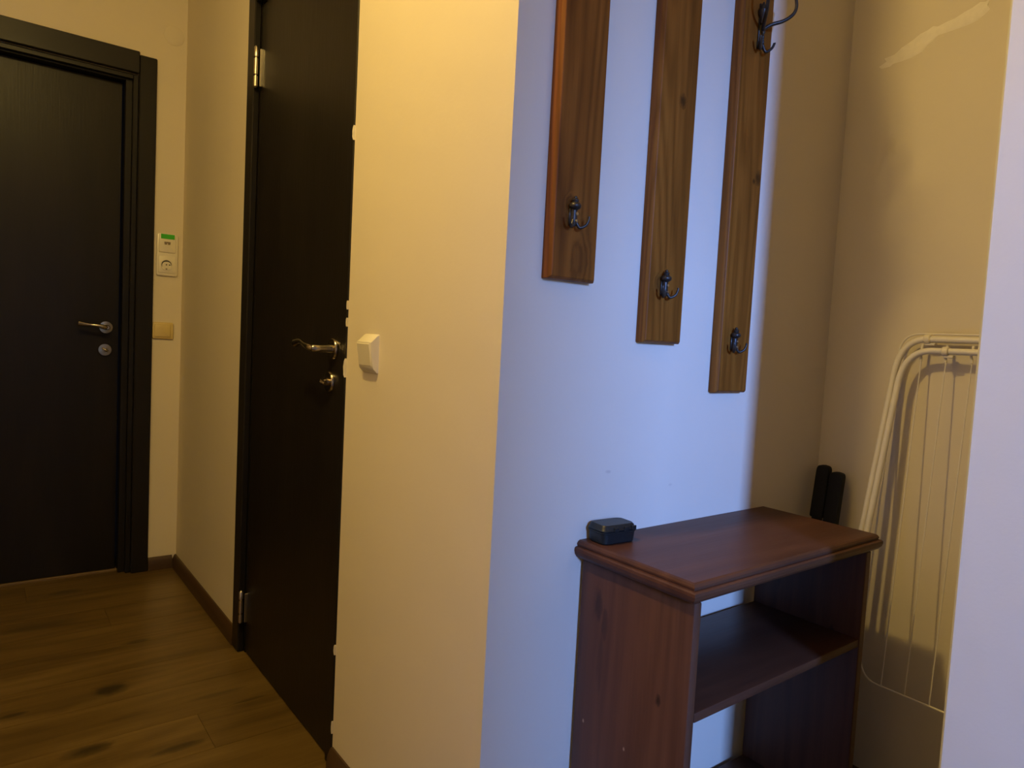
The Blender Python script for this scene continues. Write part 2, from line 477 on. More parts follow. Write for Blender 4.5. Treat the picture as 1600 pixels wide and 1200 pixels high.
DY0, DY1 = 1.490, 2.262     # inner door opening in wall A
bm = BM()
prism(bm, [(XA, YB), (XA, DY0), (XA + T, DY0), (XA + T, YB + T)], 0, H)
prism(bm, [(XA, DY1), (XA, YE), (XA + T, YE + T), (XA + T, DY1)], 0, H)
box(bm, XA, XA + T, DY0, DY1, 2.07, H)
wall_a = struct('wall_right', bm, M['wall'], 'cream painted hall wall around the inner dark door', 'wall')

bm = BM()
prism(bm, [(XA, YB), (XC, YB), (XC + T, YB + T), (XA + T, YB + T)], 0, H)
wall_b = struct('wall_alcove', bm, M['wall_blue'], 'alcove wall behind the coat boards, lit blue by daylight', 'wall')

bm = BM()
prism(bm, [(XC, YS), (XC + T, YS - T), (XC + T, YB + T), (XC, YB)], 0, H)
wall_c = struct('wall_alcove_end', bm, M['wall_end'], 'shaded cream end wall of the alcove behind the drying rack', 'wall')

bm = BM()
prism(bm, [(XD, -3.6), (XD + 0.11, -3.6), (XD + 0.11, YD), (XD, YD)], 0, H)
bmesh.ops.bevel(bm, geom=[e for e in bm.edges if abs(e.verts[0].co.x - XD) < 1e-5 and abs(e.verts[1].co.x - XD) < 1e-5
                          and abs(e.verts[0].co.y - YD) < 1e-5 and abs(e.verts[1].co.y - YD) < 1e-5], offset=0.004, segments=2, affect='EDGES')
struct('wall_near', bm, M['wall_near'], 'pale wall edge close by at the right, in front of the rack', 'wall')
bm = BM()
prism(bm, [(XD + 0.11, YS), (XD + 0.11, YS - T), (XC + T, YS - T), (XC, YS)], 0, H)
struct('wall_alcove_side', bm, M['wall'], 'side wall of the alcove hidden behind the near wall edge', 'wall')

ED0, ED1, EH = -1.407, -0.400, 2.0     # entrance opening
bm = BM()
prism(bm, [(ED1, YE), (ED1, YE + T), (XA + T, YE + T), (XA, YE)], 0, H)
box(bm, XW, ED0, YE, YE + T, 0, H)
box(bm, ED0, ED1, YE, YE + T, EH, H)
wall_e = struct('wall_back', bm, M['wall'], 'dim cream wall around the dark entrance door', 'wall')

bm = BM(); box(bm, -3.7, XW, YW, YE + T, 0, H)
struct('wall_left', bm, M['wall'], 'cream hall wall facing the inner door, outside the photo', 'wall')
bm = BM(); box(bm, XW, XD, YW, YW + T, 1.92, H); box(bm, XW, -0.90, YW, YW + T, 0, 1.92)
struct('wall_light_mask', bm, M['wall'], 'added unseen wall with an opening, shaped to cut the blue daylight', 'wall')  # pier and lintel added out of view to trim the blue daylight
bm = BM(); box(bm, -3.8, -3.7, -3.6, YW, 0, H)
struct('wall_far_left', bm, M['rear'], 'side wall of the room behind the photographer', 'wall')
WX0, WX1, WZ0, WZ1 = -1.73, -1.27, 1.65, 2.54
bm = BM()
box(bm, -3.8, WX0, -3.7, -3.6, 0, H); box(bm, WX1, XD + 0.11, -3.7, -3.6, 0, H)
box(bm, WX0, WX1, -3.7, -3.6, 0, WZ0); box(bm, WX0, WX1, -3.7, -3.6, WZ1, H)
struct('wall_window', bm, M['rear'], 'wall with a narrow window behind the photographer', 'wall')
bm = BM()
for a, b_, c, d in ((WX0, WX0 + .03, WZ0, WZ1), (WX1 - .03, WX1, WZ0, WZ1), (WX0 + .03, WX1 - .03, WZ0, WZ0 + .03), (WX0 + .03, WX1 - .03, WZ1 - .03, WZ1)):
    box(bm, a, b_, -3.645, -3.605, c, d)
struct('window_1', bm, M['frame_white'], 'narrow white window frame behind the photographer', 'window')

# filler smear on the end wall (thin skim with a ragged outline, brushed diagonally)
def yz(u, v):            # photo-independent wall coordinates of the smear, metres along the wall / height
    return (XC - 0.0006, u, v)
top = [(0.829, 1.722), (0.812, 1.730), (0.818, 1.738), (0.795, 1.741), (0.780, 1.752), (0.757, 1.762), (0.742, 1.771), (0.728, 1.774), (0.716, 1.780), (0.706, 1.776),
       (0.690, 1.780), (0.672, 1.783), (0.655, 1.790), (0.640, 1.794), (0.626, 1.801), (0.616, 1.798), (0.608, 1.802)]
bot = [(0.822, 1.716), (0.803, 1.716), (0.797, 1.720), (0.778, 1.721), (0.756, 1.723), (0.735, 1.730), (0.729, 1.736), (0.724, 1.742), (0.714, 1.747), (0.704, 1.756),
       (0.690, 1.757), (0.668, 1.758), (0.645, 1.760), (0.628, 1.764), (0.615, 1.772), (0.606, 1.780), (0.611, 1.787)]
bm = BM()
tv = [bm.verts.new((XC - 0.0002, a, b)) for a, b in top]; bv = [bm.verts.new((XC - 0.0002, a, b)) for a, b in bot]
mid = [bm.verts.new((XC - 0.0016, (a[0] + b[0]) / 2, (a[1] + b[1]) / 2)) for a, b in zip(top, bot)]
for i in range(len(tv) - 1):
    bm.faces.new((tv[i], tv[i + 1], mid[i + 1], mid[i])); bm.faces.new((mid[i], mid[i + 1], bv[i + 1], bv[i]))
o = obj('plaster_smear', bm, M['patch'], wall_c, smooth=True)
o['label'] = 'lighter ragged smear of filler'

# round junction cover painted over, above the entrance door
bm = BM(); lathe(bm, (-0.281, YE + 0.002, 2.185), (0, -1, 0), [(0, 0.038), (0.0035, 0.038), (0.0045, 0.0365), (0.0048, 0.02), (0.0048, 0.0001)], 40)
o = obj('junction_cover', bm, M['wall'], wall_e, smooth=True); o['label'] = 'round junction cover painted over in wall colour'

# ragged plaster edge beside the inner door
for (z0, z1, w) in ((1.464, 1.496, 0.0055), (1.046, 1.066, 0.0035), (1.085, 1.105, 0.0028), (0.930, 0.973, 0.0085), (0.276, 0.300, 0.0045), (0.085, 0.115, 0.003)):
    bm = BM()
    n = 7
    pts = []
    for i in range(n + 1):
        t = i / n
        pts.append((DY0 + w * (math.sin(math.pi * t) ** 0.5) * (0.75 + 0.35 * random.random()), z0 + (z1 - z0) * t))
    pr = [(DY0 - 0.002, z0)] + pts + [(DY0 - 0.002, z1)]
    a = [bm.verts.new((XA - 0.0042, p, q)) for p, q in pr]; b_ = [bm.verts.new((XA + 0.0, p, q)) for p, q in pr]
    for i in range(len(pr)):
        bm.faces.new((a[i], a[(i + 1) % len(pr)], b_[(i + 1) % len(pr)], b_[i]))
    bm.faces.new(a); bm.faces.new(b_[::-1])
    o = obj('plaster_flake', bm, M['chip'] if w > 0.005 else M['wall'], wall_a)

# skirting boards
def skirting(name, pts, side, mat, label):
    """pts: two floor points of the wall face, side: unit vector into the room"""
    (x0, y0), (x1, y1) = pts
    sx, sy = side
    prof = [(0.0, 0.0), (0.016, 0.0), (0.016, 0.018), (0.013, 0.036), (0.008, 0.049), (0.005, 0.053), (0.0, 0.053)]
    bm = BM()
    a = [bm.verts.new((x0 + sx * d, y0 + sy * d, z + 0.0004)) for d, z in prof]
    b_ = [bm.verts.new((x1 + sx * d, y1 + sy * d, z + 0.0004)) for d, z in prof]
    n = len(prof)
    for i in range(n):
        bm.faces.new((a[i], a[(i + 1) % n], b_[(i + 1) % n], b_[i]))
    bm.faces.new(a); bm.faces.new(b_[::-1])
    return struct(name, bm, mat, label, 'skirting board', smooth=True)
skirting('baseboard_right', [(XA, DY1 + 0.002), (XA, YE)], (-1, 0), M['skirt'], 'brown skirting board between the back corner and the inner door')
skirting('baseboard_back', [(-0.341, YE), (XA - 0.016, YE)], (0, -1), M['skirt_x'], 'short brown skirting board right of the entrance door')
skirting('baseboard_front', [(XA, YB - 0.016), (XA, DY0 - 0.004)], (-1, 0), M['skirt'], 'brown skirting board under the light switch, near the photo bottom')
skirting('baseboard_alcove', [(XA, YB), (XC, YB)], (0, -1), M['skirt_x'], 'brown skirting board along the alcove wall')
skirting('baseboard_end', [(XC, YS), (XC, YB - 0.016)], (-1, 0), M['skirt'], 'brown skirting board along the alcove end wall')

# ------------------------------------------------------------------ door 1: entrance door
d1 = thing('door_1', 'dark wenge entrance door with lever handle in the back wall', 'door', (-0.9, YE, 0), kind='structure')
LF = YE + 0.062         # leaf face
bm = BM(); box(bm, -1.358, -0.452, LF, LF + 0.045, 0.008, 1.972, bev=0.002)
leaf1 = obj('leaf', bm, M['door'], d1)
bm = BM(); box(bm, -0.405, -0.343, YE - 0.016, YE + 0.004, 0.0005, 2.073, bev=0.003)
obj('side_casing', bm, M['casing'], d1)
bm = BM(); box(bm, -1.462, -1.402, YE - 0.016, YE + 0.004, 0.0005, 2.073, bev=0.003)
obj('side_casing', bm, M['casing'], d1)
bm = BM(); box(bm, -1.402, -0.405, YE - 0.019, YE + 0.004, 2.000, 2.084, bev=0.003)
obj('head_casing', bm, M['casing_h'], d1)
bm = BM()
box(bm, -0.4235, -0.4055, YE + 0.002, YE + 0.10, 0.0005, 1.996, bev=0.0015)
box(bm, -0.447, -0.4235, YE + 0.022, YE + 0.10, 0.0005, 1.982, bev=0.0015)
obj('side_jamb', bm, M['casing'], d1)
bm = BM()
box(bm, -1.402, -1.384, YE + 0.002, YE + 0.10, 0.0005, 1.996, bev=0.0015)
box(bm, -1.384, -1.362, YE + 0.022, YE + 0.10, 0.0005, 1.982, bev=0.0015)
obj('side_jamb', bm, M['casing'], d1)
bm = BM()
box(bm, -1.384, -0.4235, YE + 0.004, YE + 0.10, 1.980, 1.998, bev=0.0015)
box(bm, -1.362, -0.447, YE + 0.022, YE + 0.10, 1.974, 1.981, bev=0.001)
obj('head_jamb', bm, M['casing_h'], d1)
bm = BM(); box(bm, -1.384, -0.4235, YE + 0.052, YE + 0.115, -0.004, 0.008, bev=0.002)
o = obj('threshold', bm, M['threshold'], d1); o['label'] = 'brown threshold strip'

def lever(parent, base, n_axis, l_axis, length, stand, curve, k=1.0):
    """rosette + neck + lever in one handle part; rosette, neck and grip as its pieces"""
    b0 = Vector(base); n = Vector(n_axis); l = Vector(l_axis); z = Vector((0, 0, 1))
    bm = BM(); lathe(bm, b0, n, [(-0.001, 0.0255), (0.006, 0.0255), (0.0085, 0.0235), (0.009, 0.018), (0.009, 0.0001)], 36)
    h = obj('handle', bm, M['steel'], parent, smooth=True); h['label'] = 'steel lever handle'
    bm = BM(); lathe(bm, b0 + n * 0.006, n, [(0, 0.012), (0.005, 0.0105), (stand * 0.6, 0.0095), (stand - 0.004, 0.0095), (stand, 0.007)], 20)
    obj('neck', bm, M['steel'], h, smooth=True)
    pts = [b0 + n * (stand - 0.004), b0 + n * (stand + 0.004) + l * 0.012 + z * curve[0] * 0.2, b0 + n * (stand + 0.005) + l * length * 0.35 + z * curve[0],
           b0 + n * (stand + 0.002) + l * length * 0.7 + z * curve[1], b0 + n * stand + l * length + z * curve[2]]
    sp = spline(pts, 8)
    m = len(sp)
    rs = []
    for i in range(m):
        t = i / (m - 1)
        rs.append((0.0085 if t < 0.3 else 0.0085 - 0.003 * min(1, (t - 0.3) / 0.35) + 0.005 * max(0, (t - 0.65) / 0.35)) * k)
    bm = BM(); tube(bm, sp, rs, 14)
    obj('grip', bm, M['steel'], h, smooth=True)
    return h

def thumbturn(parent, base, n_axis, name, label, tilt):
    b0 = Vector(base); n = Vector(n_axis)
    bm = BM(); lathe(bm, b0, n, [(-0.001, 0.0255), (0.005, 0.0255), (0.008, 0.023), (0.0085, 0.012), (0.0085, 0.0001)], 36)
    h = obj(name, bm, M['steel'], parent, smooth=True); h['label'] = label
    bm = BM(); lathe(bm, b0 + n * 0.007, n, [(0, 0.0095), (0.010, 0.008), (0.013, 0.0085), (0.014, 0.0001)], 20)
    obj('turn_base', bm, M['steel'], h, smooth=True)
    s = n.cross(Vector((0, 0, 1))).normalized()
    d = (s * math.cos(tilt) + Vector((0, 0, 1)) * math.sin(tilt))
    bm = BM(); tube(bm, [b0 + n * 0.020 - d * 0.011, b0 + n * 0.023, b0 + n * 0.020 + d * 0.011], [0.0032, 0.005, 0.0032], 12)
    obj('turn_wing', bm, M['steel'], h, smooth=True)
    return h

lever(d1, (-0.498, LF, 1.002), (0, -1, 0), (-1, 0, 0), 0.098, 0.048, (0.006, 0.008, 0.012))
thumbturn(d1, (-0.500, LF, 0.912), (0, -1, 0), 'lock_turn', 'round steel lock rosette with turn knob', math.radians(30))

# ------------------------------------------------------------------ door 2: inner door in the right wall
d2 = thing('door_2', 'dark wenge inner door with steel hinges in the right wall', 'door', (XA, 1.86, 0), kind='structure')
LX = XA + 0.006
bm = BM(); box(bm, LX, LX + 0.042, 1.532, 2.192, 0.006, 2.000, bev=0.002)
obj('leaf', bm, M['door'], d2)
bm = BM(); box(bm, XA - 0.014, XA + 0.006, 2.203, DY1 + 0.004, 0.0005, 2.075, bev=0.003)
obj('side_casing', bm, M['casing'], d2)
bm = BM(); box(bm, XA - 0.003, XA + 0.0055, DY0 - 0.001, 1.527, 0.0005, 2.075, bev=0.003)
obj('side_casing', bm, M['casing'], d2)
bm = BM(); box(bm, XA - 0.013, XA + 0.006, 1.527, 2.203, 2.008, 2.075, bev=0.003)
obj('head_casing', bm, M['casing'], d2)
bm = BM(); box(bm, XA + 0.006, XA + T, 2.194, DY1 + 0.004, 0.0005, 2.07); box(bm, XA + 0.006, XA + T, DY0 - 0.001, 1.530, 0.0005, 2.07); box(bm, XA + 0.006, XA + T, 1.530, 2.194, 2.002, 2.07)
obj('jamb', bm, M['casing'], d2)
for z0, z1 in ((1.752, 1.876), (0.100, 0.206)):
    L = z1 - z0
    hx, hy = XA - 0.011, 2.190
    bm = BM(); lathe(bm, (hx, hy, z0), (0, 0, 1), [(0, 0.0025), (0.004, 0.0064), (L * .27, 0.0064), (L * .275, 0.0030), (L * .31, 0.0030), (L * .315, 0.0064), (L * .69, 0.0064), (L * .695, 0.0030), (L * .73, 0.0030), (L * .735, 0.0064), (L - .005, 0.0064), (L - .001, 0.003), (L, 0.0001)], 16)
    hg = obj('hinge', bm, M['nickel'], d2, smooth=True); hg['label'] = 'steel butt hinge with three knuckles'
    bm = BM(); box(bm, XA - 0.002, XA + 0.0065, 2.1795, 2.1850, z0 + .004, z1 - .010, bev=0.0008)
    obj('hinge_plate', bm, M['nickel'], hg)
lever(d2, (LX, 1.574, 0.992), (-1, 0, 0), (0, 1, 0), 0.118, 0.052, (0.006, 0.013, 0.008), k=0.95)
thumbturn(d2, (LX, 1.590, 0.912), (-1, 0, 0), 'lock_turn', 'round steel lock rosette with turn knob', math.radians(20))

# ------------------------------------------------------------------ sockets and switches
def rounded_plate(bm, cx, cz, w, h, r, y0, y1, inset=0.003):
    """rounded rectangle standing on a wall that faces -Y; y1 is the front"""
    def ring(k, y):
        out = []
        for (sx, sz) in ((1, 1), (-1, 1), (-1, -1), (1, -1)):
            a0 = {(1, 1): 0, (-1, 1): 90, (-1, -1): 180, (1, -1): 270}[(sx, sz)]
            for i in range(5):
                a = math.radians(a0 + i * 22.5)
                out.append(bm.verts.new((cx + sx * (w / 2 - r) + (r - k) * math.cos(a), y, cz + sz * (h / 2 - r) + (r - k) * math.sin(a))))
        return out
    rings = [ring(0, y0), ring(0, y1 + inset), ring(inset * 0.4, y1 + inset * 0.35), ring(inset, y1)]
    n = len(rings[0])
    for a, b in zip(rings, rings[1:]):
        for i in range(n):
            bm.faces.new((a[i], a[(i + 1) % n], b[(i + 1) % n], b[i]))
    bm.faces.new(rings[0][::-1]); bm.faces.new(rings[-1])
    return bm

sx = -0.2915
so = thing('wall_socket', 'ivory double wall plate with data outlet, green tape and power socket beside entrance door', 'socket', (sx, YE, 1.223))
bm = BM(); rounded_plate(bm, sx, 1.309, 0.081, 0.172, 0.010, YE + 0.0005, YE - 0.0085)
obj('plate', bm, M['white_plastic'], so, smooth=True)
bm = BM(); rounded_plate(bm, sx - 0.001, 1.354, 0.062, 0.072, 0.004, YE - 0.007, YE - 0.0125, 0.002)
ins = obj('data_outlet', bm, M['white_plastic'], so, smooth=True)
bm = BM(); box(bm, sx - 0.013, sx + 0.010, YE - 0.0135, YE - 0.012, 1.3555, 1.3615); box(bm, sx - 0.012, sx - 0.003, YE - 0.0135, YE - 0.012, 1.350, 1.3555); box(bm, sx + 0.0005, sx + 0.009, YE - 0.0135, YE - 0.012, 1.350, 1.3555)
o = obj('jack_opening', bm, M['grey_print'], ins); o['label'] = 'dark jack opening'
bm = BM(); box(bm, sx - 0.010, sx + 0.008, YE - 0.0131, YE - 0.012, 1.340, 1.345)
o = obj('jack_flap', bm, M['white_plastic'], ins)
bm = BM(); box(bm, sx - 0.026, sx + 0.025, YE - 0.0134, YE - 0.0120, 1.373, 1.392, bev=0.0003)
o = obj('tape', bm, M['tape'], so); o['label'] = 'strip of green tape'
bm = BM(); rounded_plate(bm, sx - 0.001, 1.270, 0.064, 0.070, 0.005, YE - 0.007, YE - 0.0105, 0.002)
soc = obj('power_outlet', bm, M['white_plastic'], so, smooth=True)
# round recess: raised rim ring with a sunken-looking well
bm = BM()
cz = 1.268; cx = sx - 0.003
seg = 36
rr = [(0.0225, YE - 0.0098), (0.0225, YE - 0.0135), (0.0195, YE - 0.0135), (0.0185, YE - 0.0106)]
rg = [[bm.verts.new((cx + r * math.cos(2 * math.pi * k / seg), yy, cz + r * math.sin(2 * math.pi * k / seg))) for k in range(seg)] for r, yy in rr]
for a, b_ in zip(rg, rg[1:]):
    for k in range(seg):
        bm.faces.new((a[k], a[(k + 1) % seg], b_[(k + 1) % seg], b_[k]))
obj('socket_rim', bm, M['white_plastic'], soc, smooth=True)
bm = BM()
for k in range(-1, 20):                                         # dark crescent round the top of the insert
    a0, a1 = math.radians(k * 10 + 5), math.radians(k * 10 + 15)
    q = [(cx + r * math.cos(a), YE - 0.0115, cz + r * math.sin(a)) for r, a in ((0.0190, a0), (0.0190, a1), (0.0138 + 0.0035 * abs(k - 9) / 10, a1), (0.0138 + 0.0035 * abs(k - 9) / 10, a0))]
    bm.faces.new([bm.verts.new(p) for p in q])
lathe(bm, (cx - 0.0005, YE - 0.010, cz + 0.001), (0, -1, 0), [(0, 0.0026), (0.002, 0.0026)], 12)
lathe(bm, (cx + 0.0115, YE - 0.010, cz + 0.001), (0, -1, 0), [(0, 0.0026), (0.002, 0.0026)], 12)
o = obj('holes_and_crescent', bm, M['socket_dark'], soc); o['label'] = 'dark socket holes and crescent'
bm = BM(); box(bm, cx - 0.003, cx + 0.003, YE - 0.0125, YE - 0.010, cz - 0.020, cz - 0.014)
obj('earth_clip', bm, M['grey_print'], soc)

sw = thing('wall_switch', 'yellowed plastic switch plate on the back wall below the double socket', 'switch', (-0.302, YE, 0.966))
bm = BM(); rounded_plate(bm, -0.302, 1.000, 0.079, 0.068, 0.007, YE + 0.0005, YE - 0.010, 0.003)
pl = obj('plate', bm, M['yellow_plastic'], sw, smooth=True)
bm = BM(); rounded_plate(bm, -0.304, 1.000, 0.060, 0.052, 0.003, YE - 0.008, YE - 0.0135, 0.002)
obj('rocker', bm, M['yellow_plastic'], sw, smooth=True)

ls = thing('light_switch', 'ivory surface mounted light switch on the cream wall right of the inner door', 'switch', (XA, 1.355, 0.95))
bm = BM()
y0, y1 = 1.329, 1.396
prof = [(XA - 0.0, 0.949), (XA - 0.003, 0.949), (XA - 0.0125, 0.958), (XA - 0.0145, 0.964), (XA - 0.0215, 1.012), (XA - 0.0210, 1.015), (XA - 0.0180, 1.017), (XA - 0.0045, 1.030), (XA - 0.0, 1.032)]
def ring_at(yy, s):
    cx_, cz_ = XA - 0.0, 0.990
    return [bm.verts.new((cx_ + (a - cx_) * s, yy, cz_ + (b_ - cz_) * (0.5 + 0.5 * s))) for a, b_ in prof]
rgs = [ring_at(y0, 0.93), ring_at(y0 + 0.003, 1.0), ring_at(y1 - 0.003, 1.0), ring_at(y1, 0.93)]
n = len(prof)
for a, b_ in zip(rgs, rgs[1:]):
    for i in range(n):
        bm.faces.new((a[i], a[(i + 1) % n], b_[(i + 1) % n], b_[i]))
bm.faces.new(rgs[0]); bm.faces.new(rgs[-1][::-1])
obj('housing', bm, M['white_plastic'], ls, smooth=True)
bm = BM()
rk = [(XA - 0.0130, 0.9645), (XA - 0.0155, 0.9645), (XA - 0.0228, 1.0115), (XA - 0.0190, 1.0130)]
a = [bm.verts.new((p, 1.333, q)) for p, q in rk]; b_ = [bm.verts.new((p, 1.392, q)) for p, q in rk]
for i in range(4):
    bm.faces.new((a[i], a[(i + 1) % 4], b_[(i + 1) % 4], b_[i]))
bm.faces.new(a); bm.faces.new(b_[::-1])
obj('rocker', bm, M['white_plastic'], ls, bevel=0.0012)

# ------------------------------------------------------------------ coat boards with hooks
def prong(side, a, drop, rise, r, fwd0=0.008):
    """one arm of a hook in local coordinates (board face at y=0, out is -Y)"""
    f = 0.6
    pts = [(0.0015 * side, -fwd0, 0.004), (0.007 * side, -fwd0 - 0.003, -drop * 0.75), (a * 0.5 * side, -fwd0 - a * 0.42 * f, -drop), (a * 0.85 * side, -fwd0 - a * 0.8 * f, -drop * 0.5),
           (a * 1.0 * side, -fwd0 - a * 0.98 * f, rise * 0.45), (a * 1.0 * side, -fwd0 - a * f, rise)]
    sp = spline(pts, 5)
    m = len(sp)
    return sp, [r * (1.15 - 0.35 * i / (m - 1)) for i in range(m)]

def place(bm, o):
    bmesh.ops.translate(bm, verts=bm.verts[:], vec=o)
    return bm

def small_hook(parent, o):
    o = Vector(o)
    bm = BM()
    box(bm, -0.0062, 0.0062, -0.0035, 0.0, -0.006, 0.024, bev=0.001)       # back plate
    tube(bm, [(0, -0.0055, -0.008), (0, -0.0065, 0.0), (0, -0.0070, 0.010), (0, -0.0070, 0.020)], [0.0048, 0.0062, 0.0056, 0.0054], 12)
    h = obj('hook', place(bm, o), M['iron'], parent, smooth=True); h['label'] = 'black iron double hook with acorn top'
    bm = BM(); lathe(bm, (0, -0.0090, 0.0175), (0, 0, 1), [(0, 0.0042), (0.0015, 0.0050), (0.0030, 0.0080), (0.0050, 0.0096), (0.0075, 0.0101), (0.0100, 0.0094), (0.0122, 0.0070), (0.0132, 0.0050), (0.0142, 0.0050), (0.0155, 0.0060), (0.0170, 0.0061), (0.0186, 0.0048), (0.0198, 0.0030), (0.0218, 0.0030), (0.0235, 0.0012)], 20)
    obj('finial', place(bm, o), M['iron'], h, smooth=True)
    for s in (-1, 1):
        sp, rs = prong(s, 0.0215, 0.010, 0.009, 0.0026)
        bm = BM(); tube(bm, sp, rs, 10)
        obj('prong', place(bm, o), M['iron'], h, smooth=True)
    for zz in (0.000, 0.012):
        bm = BM(); lathe(bm, (0.0018, -0.0120, zz), (0.25, -1, 0), [(0, 0.0028), (0.0014, 0.0028), (0.0018, 0.0018), (0.0012, 0.0014), (0.0012, 0.0001)], 14)
        obj('screw', place(bm, o), M['screw'], h, smooth=True)
    return h

def big_hook(parent, o):
    o = Vector(o)
    bm = BM()
    box(bm, -0.0035, 0.0035, -0.0035, 0.0, -0.008, 0.080, bev=0.001)
    box(bm, -0.0055, 0.0055, -0.0045, 0.0, -0.010, 0.004, bev=0.0015)
    tube(bm, spline([(0, -0.006, -0.012), (0.001, -0.010, 0.0), (-0.001, -0.011, 0.012), (0.001, -0.011, 0.024), (0, -0.010, 0.040)], 5),
         [0.0036 + 0.0007 * math.sin(i * 1.5) for i in range(21)], 12)
    h = obj('hook', place(bm, o), M['iron'], parent, smooth=True); h['label'] = 'large black iron hat and coat hook with four arms'
    for s in (-1, 1):
        sp, rs = prong(s, 0.0245, 0.016, 0.003, 0.0029)
        bm = BM(); tube(bm, sp, rs, 10)
        obj('prong', place(bm, o), M['iron'], h, smooth=True)
        sp = spline([(0, -0.010, 0.026), (0.012 * s, -0.020, 0.036), (0.030 * s, -0.036, 0.044), (0.044 * s, -0.047, 0.057), (0.049 * s, -0.051, 0.072), (0.047 * s, -0.050, 0.090)], 6)
        m = len(sp)
        bm = BM(); tube(bm, sp, [0.0042 - 0.0012 * i / (m - 1) for i in range(m)], 12)
        obj('hat_arm', place(bm, o), M['iron'], h, smooth=True)
        bm = BM(); bmesh.ops.create_uvsphere(bm, u_segments=14, v_segments=10, radius=0.0062)
        bmesh.ops.translate(bm, verts=bm.verts[:], vec=(0.047 * s, -0.050, 0.094))
        obj('ball_tip', place(bm, o), M['iron'], h, smooth=True)
    bm = BM(); lathe(bm, (0, -0.008, 0.038), (0, 0, 1), [(0, 0.0048), (0.012, 0.0052), (0.018, 0.009), (0.026, 0.0105), (0.032, 0.007), (0.040, 0.003), (0.044, 0.0005)], 18)
    obj('finial', place(bm, o), M['iron'], h, smooth=True)
    return h

LEN = 0.95
for (x0, x1, zb, mk, label) in ((-0.158, -0.0525, 1.140, 'board_1', 'brown stained pine coat board hanging highest, nearest the bright wall corner'),
                            (0.080, 0.1875, 1.0435, 'board_2', 'brown stained pine coat board hanging between the other two boards'),
                            (0.311, 0.4175, 0.9480, 'board_3', 'brown stained pine coat board hanging lowest, nearest the alcove corner')):
    t = thing('coat_board', label, 'coat rack', ((x0 + x1) / 2, YB, zb), group='staggered wooden coat boards')
    bm = BM()
    TH = 0.022; ch = 0.006
    # board with a chamfered front edge all round
    def rect(y_, k):
        return [bm.verts.new(p) for p in ((x0 + k, y_, zb + k), (x1 - k, y_, zb + k), (x1 - k, y_, zb + LEN - k), (x0 + k, y_, zb + LEN - k))]
    R0, R1, R2 = rect(YB - 0.0004, 0.0), rect(YB - TH + ch, 0.0), rect(YB - TH, ch * 0.75)
    for a, b_ in ((R0, R1), (R1, R2)):
        for i in range(4):
            bm.faces.new((a[i], a[(i + 1) % 4], b_[(i + 1) % 4], b_[i]))
    bm.faces.new(R0[::-1]); bm.faces.new(R2)
    obj('board', bm, M[mk], t, bevel=0.0012)
    xc = (x0 + x1) / 2
    small_hook(t, (xc - 0.0135, YB - TH - 0.0002, zb + 0.0965))
    big_hook(t, (xc + 0.002, YB - TH - 0.0002, zb + 0.719))

# ------------------------------------------------------------------ open shelf unit
SX0, SX1, SF, SZ = -0.046, 0.560, 0.631, 0.680
sh = thing('shelf_unit', 'dark red brown open wooden shelf unit standing in the alcove under the coat boards', 'shelf', ((SX0 + SX1) / 2, 0.77, 0))
prof = [(0.0215, 0.6465), (0.0125, 0.6465), (0.0060, 0.6500), (0.0018, 0.6555), (0.0, 0.6620), (0.0004, 0.6665), (0.0030, 0.6688), (0.0072, 0.6690), (0.0072, 0.6712), (0.0060, 0.6720), (0.0062, 0.6745), (0.0085, 0.6780), (0.0120, SZ)]
bm = BM()
def top_ring(k, z):
    return [bm.verts.new(p) for p in ((SX0 + k, SF + k, z), (SX1 - k, SF + k, z), (SX1 - k, YB - 0.0008, z), (SX0 + k, YB - 0.0008, z))]
rings = [top_ring(k, z) for k, z in prof]
for a, b_ in zip(rings, rings[1:]):
    for i in range(4):
        bm.faces.new((a[i], a[(i + 1) % 4], b_[(i + 1) % 4], b_[i]))
bm.faces.new(rings[0][::-1]); bm.faces.new(rings[-1])
obj('top', bm, M['shelf_h'], sh)
PX0, PX1, PF, PB = -0.030, 0.536, 0.642, 0.884
bm = BM(); box(bm, PX0, PX0 + 0.019, PF, PB + 0.008, 0.0005, 0.6463, bev=0.0035, seg=2)
obj('side_panel', bm, M['shelf_v'], sh, smooth=True)
bm = BM(); box(bm, PX1 - 0.019, PX1, PF, PB + 0.002, 0.0005, 0.6463, bev=0.0015)
obj('side_panel', bm, M['shelf_v'], sh)
for zt in (0.4665, 0.10):
    bm = BM(); box(bm, PX0 + 0.0192, PX1 - 0.0192, PF + 0.001, PB, zt - 0.017, zt, bev=0.003, seg=2)
    obj('shelf', bm, M['shelf_h'], sh, smooth=True)

# ------------------------------------------------------------------ small black case on the shelf top
cs = thing('black_case', 'small black plastic case with a hinged lid on the left end of the shelf top', 'case', (0.016, 0.868, SZ))
rot = Matrix.Rotation(math.radians(-4), 4, 'Z')
def rrect(bm, w, d, r, z):
    out = []
    for (qx, qy, a0) in ((1, 1, 0), (-1, 1, 90), (-1, -1, 180), (1, -1, 270)):
        for i in range(6):
            a = math.radians(a0 + i * 18)
            p = rot @ Vector((qx * (w / 2 - r) + r * math.cos(a), qy * (d / 2 - r) + r * math.sin(a), 0))
            out.append(bm.verts.new((0.016 + p.x, 0.868 + p.y, z)))
    return out
def loft(bm, sec):
    R = [rrect(bm, *s) for s in sec]
    n = len(R[0])
    for a, b_ in zip(R, R[1:]):
        for i in range(n):
            bm.faces.new((a[i], a[(i + 1) % n], b_[(i + 1) % n], b_[i]))
    bm.faces.new(R[0][::-1]); bm.faces.new(R[-1])
    return bm
z = SZ
